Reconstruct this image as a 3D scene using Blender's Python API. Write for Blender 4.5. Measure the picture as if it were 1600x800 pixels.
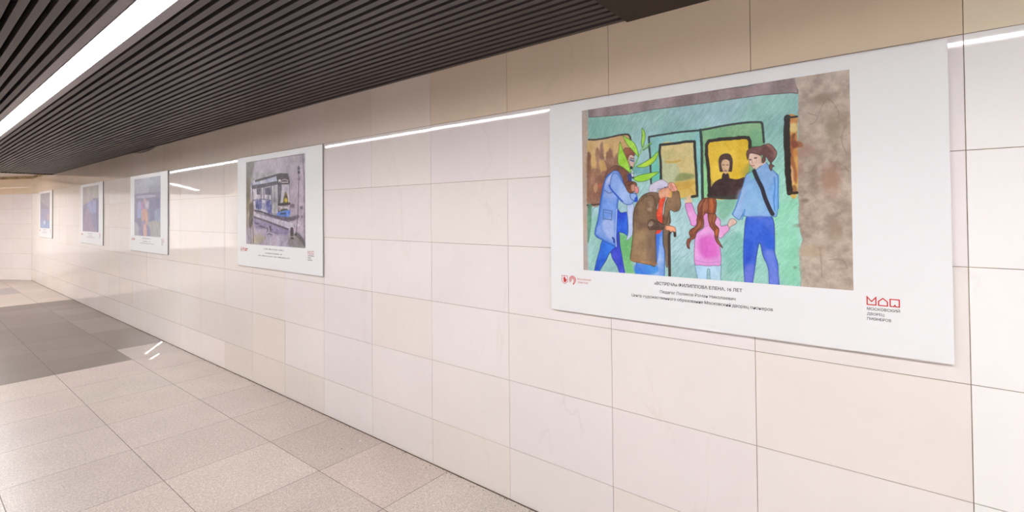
import bpy, bmesh, math, random
import numpy as np
from mathutils import Matrix, Vector

# ------------------------------------------------------------------ clear
for o in list(bpy.data.objects): bpy.data.objects.remove(o)
SC = bpy.context.scene
COL = SC.collection

# ------------------------------------------------------------------ camera
F_PX, CX, CY = 766.93, 814.16, 319.52            # focal length / principal point in a 1600x800 frame
YAW, PITCH, ROLL = math.radians(-51.958), math.radians(0.824), math.radians(-0.53)
cam = bpy.data.cameras.new('camera')
cam.sensor_width = 36.0
cam.lens = F_PX*36.0/1600
cam.shift_x = (800-CX)/1600
cam.shift_y = (CY-400)/1600
cam.clip_start = .05
co = bpy.data.objects.new('camera', cam)
COL.objects.link(co)
_f = Vector((-math.sin(YAW), math.cos(YAW), 0)); _r = Vector((math.cos(YAW), math.sin(YAW), 0)); _u = Vector((0, 0, 1))
_f, _u = _f*math.cos(PITCH)+_u*math.sin(PITCH), _u*math.cos(PITCH)-_f*math.sin(PITCH)
_r, _u = _r*math.cos(ROLL)+_u*math.sin(ROLL), _u*math.cos(ROLL)-_r*math.sin(ROLL)
M = Matrix((_r, _u, -_f)).transposed().to_4x4()
M.translation = Vector((-2.2641, 0, 1.7089))
co.matrix_world = M
SC.camera = co

# ------------------------------------------------------------------ world, exposure, lights
SC.view_settings.view_transform = 'Standard'
SC.view_settings.look = 'None'
SC.view_settings.gamma = 1
SC.view_settings.use_curve_mapping = False
SC.view_settings.exposure = 0.0
w = bpy.data.worlds.new('world'); SC.world = w; w.use_nodes = True
w.node_tree.nodes['Background'].inputs[0].default_value = (.93, .96, 1, 1)
w.node_tree.nodes['Background'].inputs[1].default_value = 1.3

def area(name, loc, rot, sx, sy, power, col=(1, 1, 1), spread=180):
    l = bpy.data.lights.new(name, 'AREA'); l.shape = 'RECTANGLE'; l.size = sx; l.size_y = sy
    l.energy = power; l.color = col; l.spread = math.radians(spread)
    o = bpy.data.objects.new(name, l); COL.objects.link(o); o.location = loc; o.rotation_euler = rot
    return o
# daylight falling in through the open stair end of the underpass behind the camera
area('stair_daylight', (-2.3, -5.3, 1.5), (math.radians(90), 0, 0), 4.0, 2.2, 85, (.97, .98, 1))
area('passage_fill', (-7.15, 28.05, 1.37), (math.radians(-90), 0, math.radians(26.6)), 4.3, 2.7, 48, (1, .97, .94))  # added fill panel in front of the end wall, lifts the far stretch
# added fill, hidden behind the step of the ceiling, to brighten the far wall
area('bend_fill', (-2.75, 16.35, 2.765), (0, 0, 0), 2.5, .5, 108, (1, .99, .98))
# narrow lights added under the slats to make the glints on the floor
area('glint_light', (-.185, 7.66, 2.655), (0, 0, math.radians(-31)), .006, .60, .85, (1, .98, .94), .6)
area('glint_light', (-.31, 7.17, 2.655), (0, 0, math.radians(-36)), .005, .24, .24, (1, .98, .94), .6)
LAMP = 51.0

ZC = 2.665          # underside of the slats
ROW = .4; Z5 = .305; TW = .68; Y0 = -.167
YEND = 15.42        # the slatted ceiling stops here
BEND = 18.3         # the passage bends to the left here
DIR = Vector((-.447, .894, 0)).normalized()      # direction of the passage beyond the bend
XL = -4.5

# ------------------------------------------------------------------ helpers
def s2l(c):
    c = np.asarray(c, float)/255.0
    return np.where(c <= .04045, c/12.92, ((c+.055)/1.055)**2.4)
def lin(r, g, b): return tuple(float(x) for x in s2l((r, g, b)))+(1.0,)

def mat(name, col, rough=.5, spec=.5, metal=0, noise=None, bump=None, attr=None, emis=None, coat=0):
    m = bpy.data.materials.new(name); m.use_nodes = True
    nt = m.node_tree; N = nt.nodes; L = nt.links; b = N['Principled BSDF']
    b.inputs['Roughness'].default_value = rough
    b.inputs['Specular IOR Level'].default_value = spec
    b.inputs['Metallic'].default_value = metal
    if coat: b.inputs['Coat Weight'].default_value = coat; b.inputs['Coat Roughness'].default_value = .06
    tc = N.new('ShaderNodeTexCoord')
    src = None
    if attr:
        a = N.new('ShaderNodeAttribute'); a.attribute_name = attr; src = a.outputs['Color']
    if noise:                                   # noise = [(scale, low, high, detail, stretch), ...] multiplied on the colour
        for (sc, lo, hi, det, st) in noise:
            mp = N.new('ShaderNodeMapping'); mp.inputs['Scale'].default_value = st
            n = N.new('ShaderNodeTexNoise'); n.inputs['Scale'].default_value = sc; n.inputs['Detail'].default_value = det
            r = N.new('ShaderNodeMapRange'); r.inputs[1].default_value = .3; r.inputs[2].default_value = .7
            r.inputs[3].default_value = lo; r.inputs[4].default_value = hi
            L.new(tc.outputs['Object'], mp.inputs[0]); L.new(mp.outputs[0], n.inputs['Vector']); L.new(n.outputs['Fac'], r.inputs[0])
            mx = N.new('ShaderNodeMix'); mx.data_type = 'RGBA'; mx.blend_type = 'MULTIPLY'; mx.inputs[0].default_value = 1
            if src is None: mx.inputs[6].default_value = col
            else: L.new(src, mx.inputs[6])
            L.new(r.outputs[0], mx.inputs[7]); src = mx.outputs[2]
    if src is None: b.inputs['Base Color'].default_value = col
    else: L.new(src, b.inputs['Base Color'])
    if bump:
        sc, st, dist = bump
        n = N.new('ShaderNodeTexNoise'); n.inputs['Scale'].default_value = sc; n.inputs['Detail'].default_value = 3
        L.new(tc.outputs['Object'], n.inputs['Vector'])
        bp = N.new('ShaderNodeBump'); bp.inputs['Strength'].default_value = st; bp.inputs['Distance'].default_value = dist
        L.new(n.outputs['Fac'], bp.inputs['Height']); L.new(bp.outputs[0], b.inputs['Normal'])
    if emis:
        b.inputs['Emission Color'].default_value = emis[0]; b.inputs['Emission Strength'].default_value = emis[1]
    return m
ONE = (1, 1, 1)

def marble(name, rough, bumpst):
    """polished cream marble: per-slab tone from the mesh, clouding and a few thin veins"""
    m = mat(name, (1, 1, 1, 1), rough, .68, attr='tone', noise=[(1.6, .965, 1.0, 4, ONE), (9, .985, 1.0, 3, ONE)])
    nt = m.node_tree; N = nt.nodes; L = nt.links; b = N['Principled BSDF']
    base = b.inputs['Base Color'].links[0].from_socket
    tc = N.new('ShaderNodeTexCoord')
    mp = N.new('ShaderNodeMapping'); mp.inputs['Rotation'].default_value = (.7, 0, 0); mp.inputs['Scale'].default_value = (1, 1.0, .35)
    L.new(tc.outputs['Object'], mp.inputs[0])
    n = N.new('ShaderNodeTexNoise'); n.inputs['Scale'].default_value = 1.7; n.inputs['Detail'].default_value = 5; n.inputs['Distortion'].default_value = .6
    L.new(mp.outputs[0], n.inputs['Vector'])
    s = N.new('ShaderNodeMath'); s.operation = 'SUBTRACT'; s.inputs[1].default_value = .5
    a = N.new('ShaderNodeMath'); a.operation = 'ABSOLUTE'
    r = N.new('ShaderNodeMapRange'); r.inputs[1].default_value = 0; r.inputs[2].default_value = .009; r.inputs[3].default_value = 1; r.inputs[4].default_value = 0
    n2 = N.new('ShaderNodeTexNoise'); n2.inputs['Scale'].default_value = 2.3
    L.new(tc.outputs['Object'], n2.inputs['Vector'])
    r2 = N.new('ShaderNodeMapRange'); r2.inputs[1].default_value = .52; r2.inputs[2].default_value = .7; r2.inputs[3].default_value = 0; r2.inputs[4].default_value = .14
    mu = N.new('ShaderNodeMath'); mu.operation = 'MULTIPLY'
    L.new(n.outputs['Fac'], s.inputs[0]); L.new(s.outputs[0], a.inputs[0]); L.new(a.outputs[0], r.inputs[0])
    L.new(n2.outputs['Fac'], r2.inputs[0]); L.new(r.outputs[0], mu.inputs[0]); L.new(r2.outputs[0], mu.inputs[1])
    mx = N.new('ShaderNodeMix'); mx.data_type = 'RGBA'; L.new(mu.outputs[0], mx.inputs[0])
    L.new(base, mx.inputs[6]); mx.inputs[7].default_value = lin(190, 172, 150)
    L.new(mx.outputs[2], b.inputs['Base Color'])
    n3 = N.new('ShaderNodeTexNoise'); n3.inputs['Scale'].default_value = 2.2; n3.inputs['Detail'].default_value = 1
    L.new(tc.outputs['Object'], n3.inputs['Vector'])
    bp = N.new('ShaderNodeBump'); bp.inputs['Strength'].default_value = bumpst; bp.inputs['Distance'].default_value = .01
    L.new(n3.outputs['Fac'], bp.inputs['Height']); L.new(bp.outputs[0], b.inputs['Normal'])
    return m

M_MARBLE = marble('polished_marble', .035, .02)
M_GROUT = mat('stained_grout', lin(184, 160, 126), .8, .2, noise=[(3.5, .45, 1.1, 4, ONE), (40, .8, 1.05, 2, ONE)])
M_FLOOR = mat('granite_tiles', (1, 1, 1, 1), .34, .45, attr='tone',
              noise=[(3.0, .93, 1.03, 4, ONE), (48, .88, 1.12, 2, ONE), (120, .68, 1.22, 2, ONE)], bump=(170, .12, .002))
M_FGROUT = mat('floor_grout', lin(128, 118, 110), .8, .2, noise=[(6, .8, 1.1, 3, ONE)])
M_SLAT = mat('dark_slat', lin(76, 70, 71), .42, .4, noise=[(3, .92, 1.06, 3, (1, .2, 1))])
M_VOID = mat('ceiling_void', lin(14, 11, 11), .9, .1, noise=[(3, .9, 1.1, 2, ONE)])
M_PANEL = mat('brown_panel', lin(50, 42, 39), .5, .3, noise=[(2, .94, 1.05, 3, ONE)])
M_TRIM = mat('lamp_trim', lin(128, 122, 128), .3, .5, noise=[(4, .97, 1.03, 2, ONE)])
M_PLASTER = mat('pale_plaster', lin(215, 205, 196), .8, .2, noise=[(3, .96, 1.02, 3, ONE)])
M_DIRT = mat('dirt', lin(112, 96, 82), .9, .1, noise=[(60, .6, 1.2, 2, ONE)])
M_LAMP = mat('lamp_diffuser', lin(250, 250, 255), .4, .3, noise=[(3, .98, 1, 1, ONE)], emis=((1, 1.0, 1.025, 1), LAMP))
M_BOARD = mat('white_board', lin(236, 237, 238), .28, .5, noise=[(2, .985, 1.0, 2, ONE)])
M_EDGE = mat('board_edge', lin(150, 146, 142), .6, .3, noise=[(8, .9, 1.05, 2, ONE)])
M_PRINT = mat('printed_picture', (1, 1, 1, 1), .3, .5, attr='paint', noise=[(140, .97, 1.03, 2, ONE)])
M_INK = mat('dark_ink', lin(40, 38, 44), .5, .3, noise=[(50, .95, 1.05, 1, ONE)])
M_RED = mat('red_ink', lin(205, 52, 46), .5, .3, noise=[(50, .95, 1.05, 1, ONE)])
M_ROSE = mat('rose_ink', lin(196, 104, 104), .5, .3, noise=[(50, .95, 1.05, 1, ONE)])
M_GREYINK = mat('grey_ink', lin(150, 138, 146), .5, .3, noise=[(50, .95, 1.05, 1, ONE)])
M_PAPER = mat('paper', lin(238, 238, 236), .7, .3, noise=[(30, .95, 1.0, 2, ONE)])

class MB:
    def __init__(s): s.v = []; s.f = []; s.m = []; s.c = []
    def quad(s, pts, mi=0, c=(1, 1, 1)):
        i = len(s.v); s.v += [tuple(p) for p in pts]; s.f.append(tuple(range(i, i+len(pts)))); s.m.append(mi); s.c.append(c)
    def box(s, x0, x1, y0, y1, z0, z1, mi=0, c=(1, 1, 1)):
        P = [(x0, y0, z0), (x1, y0, z0), (x1, y1, z0), (x0, y1, z0), (x0, y0, z1), (x1, y0, z1), (x1, y1, z1), (x0, y1, z1)]
        i = len(s.v); s.v += P
        for q in ((0, 3, 2, 1), (4, 5, 6, 7), (0, 1, 5, 4), (1, 2, 6, 5), (2, 3, 7, 6), (3, 0, 4, 7)):
            s.f.append(tuple(i+k for k in q)); s.m.append(mi); s.c.append(c)
    def build(s, name, mats, parent=None, bevel=0, tone=False):
        me = bpy.data.meshes.new(name); me.from_pydata(s.v, [], s.f)
        for m in (mats if isinstance(mats, (list, tuple)) else [mats]): me.materials.append(m)
        me.polygons.foreach_set('material_index', s.m)
        if tone:
            at = me.color_attributes.new('tone', 'FLOAT_COLOR', 'CORNER')
            buf = []
            for p, c in zip(s.f, s.c): buf += [c[0], c[1], c[2], 1.0]*len(p)
            at.data.foreach_set('color', buf)
        me.update()
        o = bpy.data.objects.new(name, me); COL.objects.link(o)
        if parent: o.parent = parent
        if bevel:
            b = o.modifiers.new('bevel', 'BEVEL'); b.width = bevel; b.segments = 2; b.limit_method = 'ANGLE'
        return o
def tag(o, label=None, cat=None, group=None, kind=None):
    if label: o['label'] = label
    if cat: o['category'] = cat
    if group: o['group'] = group
    if kind: o['kind'] = kind
    return o
def structure(o, label=None, cat=None): return tag(o, label, cat, None, 'structure')
def empty(name, loc, rz=0):
    o = bpy.data.objects.new(name, None); COL.objects.link(o); o.location = loc; o.rotation_euler = (0, 0, rz); o.empty_display_size = .1
    return o

# ------------------------------------------------------------------ floor
R = random.Random(5)
XC = [0, -.515, -1.185]
while XC[-1] > -12: XC.append(XC[-1]-.67)
TY0, TS = 3.092, .689
fl = MB()
fl.quad([(-13, -5.4, -.002), (.6, -5.4, -.002), (.6, 32, -.002), (-13, 32, -.002)], 1)
# the bare granite of each tile
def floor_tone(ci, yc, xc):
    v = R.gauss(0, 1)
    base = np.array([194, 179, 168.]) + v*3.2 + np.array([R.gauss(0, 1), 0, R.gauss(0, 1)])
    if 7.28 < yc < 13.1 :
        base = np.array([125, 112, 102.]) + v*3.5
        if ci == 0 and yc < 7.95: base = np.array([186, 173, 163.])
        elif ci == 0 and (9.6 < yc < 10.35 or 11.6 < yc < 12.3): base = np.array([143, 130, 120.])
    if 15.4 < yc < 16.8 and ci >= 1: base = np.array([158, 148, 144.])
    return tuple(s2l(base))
g = .0022
ny0 = int(math.floor((-5.4-TY0)/TS)); ny1 = int((32-TY0)/TS)
for ci in range(len(XC)-1):
    xa, xb = XC[ci+1]+g, XC[ci]-g
    if ci == 0: xb = .0
    for j in range(ny0, ny1):
        ya = TY0+j*TS; yb = ya+TS
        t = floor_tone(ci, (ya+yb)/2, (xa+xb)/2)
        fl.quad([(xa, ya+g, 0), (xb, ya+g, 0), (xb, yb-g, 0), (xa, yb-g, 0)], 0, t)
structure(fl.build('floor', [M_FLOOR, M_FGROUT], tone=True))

# ------------------------------------------------------------------ tiled walls
SPECIAL = {(6, 6): (234, 224, 211), (6, 3): (237, 229, 217), (6, 4): (238, 231, 227), (4, 0): (242, 232, 221), (6, 1): (239, 229, 219),
           (4, 4): (240, 229, 221), (3, 2): (239, 235, 232), (5, 0): (242, 234, 230), (5, 8): (231, 221, 209), (5, 9): (232, 221, 209), (5, 10): (230, 218, 207)}
ZR = [0, Z5]+[Z5+ROW*k for k in range(1, 7)]
def tiled_wall(name, origin, along, normal, k0, k1, y0, seed, length, ztop=2.78, special=None, tilt=.0011):
    """slabs hung on a wall: `along` runs down the wall, `normal` faces into the passage"""
    rr = random.Random(seed); mb = MB(); O = Vector(origin); A = Vector(along); Nn = Vector(normal)
    P = lambda s, z, d: O+A*s+Nn*d+Vector((0, 0, z))
    flip = A.cross(Vector((0, 0, 1))).dot(Nn) < 0
    def q(pts, mi, c=(1, 1, 1)): mb.quad(pts[::-1] if flip else pts, mi, c)
    s0, s1 = length
    q([P(s0, -.05, -.005), P(s1, -.05, -.005), P(s1, ztop, -.005), P(s0, ztop, -.005)], 1)
    gg = .00125
    for k in range(k0, k1):
        a = max(y0+k*TW+gg, s0); b = min(y0+(k+1)*TW-gg, s1)
        if b-a < .02: continue
        for r in range(len(ZR)-1):
            za = ZR[r]+(gg if r else .004); zb = min(ZR[r+1]-gg, ztop)
            if zb-za < .01: continue
            row = 6-r
            tone = np.array([240, 233, 231.])+rr.gauss(0, 1.3)+np.array([rr.gauss(0, .7), 0, rr.gauss(0, 1.2)])
            if k > 6: tone += np.array([-1, -3, -8])*(.5+rr.random())
            if special and (row, k) in special: tone = (np.array(special[(row, k)], float)+np.array([240, 233, 230.]))/2
            if special and k < 0: tone = np.array([247, 246, 243.])
            if row == 0: tone += (np.array([-3, -15, -38.]) if k < 4 else np.array([-4, -10, -19.]))          # yellower stone in the top course, with dimness below the ceiling painted in
            t1, t2 = rr.gauss(0, tilt), rr.gauss(0, tilt*.7)
            w2, h2 = (b-a)/2, (zb-za)/2
            d = lambda sx, sz: -.0004+sx*w2*t1+sz*h2*t2-abs(w2*t1)-abs(h2*t2)
            c4 = [P(a, za, d(-1, -1)), P(b, za, d(1, -1)), P(b, zb, d(1, 1)), P(a, zb, d(-1, 1))]
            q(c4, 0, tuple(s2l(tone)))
            bk = [P(a, za, -.005), P(b, za, -.005), P(b, zb, -.005), P(a, zb, -.005)]
            for i in range(4):
                j = (i+1) % 4
                q([bk[i], bk[j], c4[j], c4[i]], 0, tuple(s2l(tone*.93)))
    return structure(mb.build(name, [M_MARBLE, M_GROUT], tone=True))
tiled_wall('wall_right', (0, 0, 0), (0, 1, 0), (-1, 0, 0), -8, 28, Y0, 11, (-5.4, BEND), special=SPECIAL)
nrm2 = Vector((-DIR.y, DIR.x, 0))
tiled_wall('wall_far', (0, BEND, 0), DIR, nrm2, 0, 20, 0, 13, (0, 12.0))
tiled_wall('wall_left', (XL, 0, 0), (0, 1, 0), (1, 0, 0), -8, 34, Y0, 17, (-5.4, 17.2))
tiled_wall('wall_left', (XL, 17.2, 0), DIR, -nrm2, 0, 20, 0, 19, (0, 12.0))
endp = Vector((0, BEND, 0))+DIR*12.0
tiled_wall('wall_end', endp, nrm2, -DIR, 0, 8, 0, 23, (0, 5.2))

# dark dirty seam where the wall meets the floor
sb = MB(); sb.box(-.005, .004, -5.4, BEND, 0, .0035)
structure(sb.build('baseboard_right', M_DIRT))

# ------------------------------------------------------------------ ceiling
LX0, LX1 = -1.605, -1.495                    # the light strip
TR = .05                                      # smooth trim either side of it
ce = MB()
PITCH_S, SW = .0558, .0325
def slat(x0, x1, ya, yb, zlow=ZC): 
    ce.box(x0, x1, ya, yb, zlow, zlow+.068, 0)
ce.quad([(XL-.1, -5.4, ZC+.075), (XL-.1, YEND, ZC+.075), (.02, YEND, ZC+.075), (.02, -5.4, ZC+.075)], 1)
x = LX1+TR+.018
while x+SW < -.045:
    slat(x, x+SW, 1.05, YEND)
    x += PITCH_S
x = LX0-TR-.018
while x-SW > XL+.05:
    slat(x-SW, x, -5.4, YEND)
    x -= PITCH_S
ce.box(-.028, -.002, 1.05, YEND, ZC-.002, ZC+.03, 0)          # wall angle
ce.box(XL, XL+.03, -5.4, YEND, ZC-.002, ZC+.03, 0)
structure(ce.build('ceiling', [M_SLAT, M_VOID]))
# flat brown sheet panel that replaces the slats nearest the camera
pn = MB(); pn.box(LX1+TR+.01, -.0015, -5.4, 1.085, ZC-.012, ZC+.04)
structure(pn.build('trim_1', M_PANEL, bevel=.002))
# dark fascia where the slatted ceiling stops
fa = MB(); fa.box(XL, 0, YEND, YEND+.03, ZC-.012, 2.79)
structure(fa.build('trim_2', M_VOID))
# pale plaster ceiling over the bend and the passage beyond
pc = MB(); pc.quad([(-13, YEND+.03, 2.775), (.6, YEND+.03, 2.775), (.6, 32, 2.775), (-13, 32, 2.775)][::-1], 0)
pc.box(-13, .6, YEND+.03, 32, 2.776, 2.80)
structure(pc.build('ceiling', M_PLASTER))
# loose ceiling edge trim that has sagged away from the slats
lt = MB(); n = 26
for i in range(n):
    def zz(i):
        t = i/n; return ZC+.004-.042*math.sin(math.pi*min(1, t*1.0))**1.3
    ya, yb = 8.1+1.35*i/n, 8.1+1.35*(i+1)/n
    za, zb = zz(i), zz(i+1)
    for (xa, xb, h) in ((-.036, -.006, .004),):
        P = [(xa, ya, za), (xb, ya, za), (xb, yb, zb), (xa, yb, zb), (xa, ya, za+h), (xb, ya, za+h), (xb, yb, zb+h), (xa, yb, zb+h)]
        k = len(lt.v); lt.v += P
        for q_ in ((0, 3, 2, 1), (4, 5, 6, 7), (1, 2, 6, 5), (3, 0, 4, 7)):
            lt.f.append(tuple(k+t for t in q_)); lt.m.append(0); lt.c.append((1, 1, 1))
structure(lt.build('trim_3', M_SLAT))

# ------------------------------------------------------------------ ceiling lights
def ceiling_light(name, p0, p1, wd, z, trim, label, group=None, rec=.008):
    p0 = Vector(p0); p1 = Vector(p1); d = p1-p0; L_ = d.length; a = math.atan2(d.y, d.x)-math.pi/2
    e = empty(name, (p0.x, p0.y, z), a)
    tag(e, label, 'ceiling light', group)
    h = wd/2
    D = MB(); D.box(-h, h, 0, L_, rec, rec+.008); D.build('diffuser', M_LAMP, e)
    T = MB()
    for s_ in (-1, 1):
        xs = sorted((s_*h, s_*(h+trim)))
        T.box(xs[0], xs[1], -.004, L_+.004, 0, .03)
        xs = sorted((s_*(h+trim*.0), s_*(h+.004)))
        T.box(xs[0], xs[1], 0, L_, -.004, .0)
    T.box(-h-trim, h+trim, 0, L_, .03, .075)
    T.box(-h-trim, h+trim, L_, L_+.01, -.002, .03); T.box(-h-trim, h+trim, -.01, 0, -.002, .03)
    T.build('housing', M_TRIM, e)
    return e
xm = (LX0+LX1)/2
ceiling_light('ceiling_light', (xm, -4.9, 0), (xm, 15.3, 0), LX1-LX0, ZC-.002, TR, 'long white strip light let into the dark slatted ceiling')
a0 = Vector((-3.04, 18.1, 0)); ceiling_light('ceiling_light', a0, a0+DIR*5.2, .11, 2.69, .02, 'short strip light under the pale ceiling past the bend')

# ------------------------------------------------------------------ painting tools for the printed pictures
_T = np.random.RandomState(7).rand(256, 256)
def vnoise(U, V, f, seed=0, ang=0, st=1):
    c, s = math.cos(ang), math.sin(ang)
    X = (U*c+V*s)*f+seed*17.3+50; Y = (-U*s+V*c)*f/st+seed*9.7+50
    xi = np.floor(X).astype(int); yi = np.floor(Y).astype(int); fx = X-xi; fy = Y-yi
    fx = fx*fx*(3-2*fx); fy = fy*fy*(3-2*fy)
    g_ = lambda a, b: _T[a % 256, b % 256]
    return (g_(xi, yi)*(1-fx)+g_(xi+1, yi)*fx)*(1-fy)+(g_(xi, yi+1)*(1-fx)+g_(xi+1, yi+1)*fx)*fy
def fnoise(U, V, f, seed=0, ang=0, st=1, oc=3):
    o = 0; a = 1; t = 0
    for k in range(oc):
        o = o+a*vnoise(U, V, f*2**k, seed+k*3, ang, st); t += a; a *= .55
    return o/t
def MM(s):
    return np.array([[float(b)/1000 for b in a.split(',')] for a in s.split()])
def smooth_poly(P, closed=True, n=5):
    m = len(P)
    if m < 3: return P
    out = []
    rng = range(m) if closed else range(m-1)
    for i in rng:
        g_ = (lambda j: P[j % m]) if closed else (lambda j: P[max(0, min(m-1, j))])
        p0, p1, p2, p3 = g_(i-1), g_(i), g_(i+1), g_(i+2)
        for t in np.linspace(0, 1, n, endpoint=False):
            out.append(.5*((2*p1)+(-p0+p2)*t+(2*p0-5*p1+4*p2-p3)*t*t+(-p0+3*p1-3*p2+p3)*t**3))
    if not closed: out.append(P[-1])
    return np.array(out)
class Painting:
    """a sheet W x H metres sampled on a grid; colours are kept as 0-255 sRGB while painting"""
    def __init__(s, W, H, step, base):
        s.W, s.H = W, H; s.nx = int(W/step)+1; s.ny = int(H/step)+1; s.px = step
        s.u = np.linspace(0, W, s.nx); s.v = np.linspace(0, H, s.ny)
        s.U, s.V = np.meshgrid(s.u, s.v); s.C = np.ones((s.ny, s.nx, 3))*np.array(base, float); s.k = 0
    def _win(s, P, m):
        a = P.min(0)-m; b = P.max(0)+m
        i0, i1 = np.searchsorted(s.u, [a[0], b[0]]); j0, j1 = np.searchsorted(s.v, [a[1], b[1]])
        return slice(j0, j1), slice(i0, i1)
    def _dist(s, U, V, P, closed):
        d = np.full(U.shape, 9.); n = len(P); ins = np.zeros(U.shape, bool)
        for i in range(n if closed else n-1):
            a = P[i]; b = P[(i+1) % n]; e = b-a; L2 = e@e+1e-12
            t = np.clip(((U-a[0])*e[0]+(V-a[1])*e[1])/L2, 0, 1)
            d = np.minimum(d, (U-a[0]-t*e[0])**2+(V-a[1]-t*e[1])**2)
            if closed and a[1] != b[1]:
                c = ((a[1] > V) != (b[1] > V)) & (U < (b[0]-a[0])*(V-a[1])/(b[1]-a[1])+a[0]); ins ^= c
        return np.sqrt(d), ins
    def fill(s, P, c1, c2=None, f=14, st=1, ang=0, edge=None, ew=.004, soft=1.0, a=1.0, sm=True, hatch=0, hf=260, ha=.6, rag=0):
        if sm: P = smooth_poly(P)
        s.k += 1; sf = soft*s.px; W = s._win(P, sf*2+rag)
        U, V = s.U[W], s.V[W]
        if U.size == 0: return
        U2 = U+(fnoise(U, V, 90, s.k)-.5)*rag*2 if rag else U
        d, ins = s._dist(U2, V, P, True); sd = np.where(ins, d, -d)
        al = (np.clip(sd/sf+.5, 0, 1)*a)[..., None]
        col = np.ones(U.shape+(3,))*np.array(c1, float)
        if c2 is not None:
            t = np.clip((fnoise(U, V, f, s.k, ang, st, 4)-.5)*2.6+.5, 0, 1)[..., None]; col = col*(1-t)+np.array(c2, float)*t
        if c2 is not None:
            col = col+((fnoise(U, V, 22, s.k+11, .4, 2, 3)-.5)*2*15+(fnoise(U, V, 120, s.k+3, 0, 1, 2)-.5)*2*9)[..., None]
        if edge is not None:
            t = np.clip(1-sd/ew, 0, 1)[..., None]; col = col*(1-t)+np.array(edge, float)*t
        if edge is not None:
            t = (np.clip((.0015-np.abs(sd-.001))/s.px+.5, 0, 1)*.75)[..., None]; col = col*(1-t)+np.array(edge, float)*.62*t
        if hatch: col = col+((fnoise(U, V, hf, s.k+5, ha, 9, 2)-.5)*2*hatch)[..., None]
        s.C[W] = s.C[W]*(1-al)+col*al
    def line(s, P, w_, c, a=1.0, sm=True, w2=None, var=0):
        w_ = w_*1.4
        if sm: P = smooth_poly(P, False)
        s.k += 1; W = s._win(P, w_*1.5+s.px*2); U, V = s.U[W], s.V[W]
        if U.size == 0: return
        d, _ = s._dist(U, V, P, False)
        ww = w_/2*(1+var*(fnoise(U, V, 60, s.k)-.5)*2)
        al = (np.clip((ww-d)/s.px+.5, 0, 1)*a)[..., None]
        s.C[W] = s.C[W]*(1-al)+np.array(c, float)*al
    def blob(s, cx, cy, rx, ry, c, a=1.0, pw=1.0, ang=0):
        co_, si = math.cos(ang), math.sin(ang)
        X = ((s.U-cx)*co_+(s.V-cy)*si)/rx; Y = (-(s.U-cx)*si+(s.V-cy)*co_)/ry
        al = (np.clip(1-(X*X+Y*Y), 0, 1)**pw*a)[..., None]
        s.C = s.C*(1-al)+np.array(c, float)*al
    def mesh(s, name):
        nx, ny = s.nx, s.ny
        me = bpy.data.meshes.new(name)
        co3 = np.zeros((ny*nx, 3), np.float32); co3[:, 0] = s.U.ravel()-s.W/2; co3[:, 2] = s.H-s.V.ravel()
        i = (np.arange(ny-1)[:, None]*nx+np.arange(nx-1)[None]).ravel()
        q_ = np.stack([i, i+nx, i+nx+1, i+1], 1).astype(np.int32)
        me.vertices.add(nx*ny); me.vertices.foreach_set('co', co3.ravel())
        me.loops.add(q_.size); me.loops.foreach_set('vertex_index', q_.ravel())
        me.polygons.add(len(q_)); me.polygons.foreach_set('loop_start', np.arange(0, q_.size, 4, dtype=np.int32))
        me.update(calc_edges=True)
        at = me.color_attributes.new('paint', 'FLOAT_COLOR', 'POINT')
        buf = np.ones((ny*nx, 4), np.float32); buf[:, :3] = s2l(np.clip(s.C, 0, 255)).reshape(-1, 3)
        at.data.foreach_set('color', buf.ravel())
        me.materials.append(M_PRINT)
        return me

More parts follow.
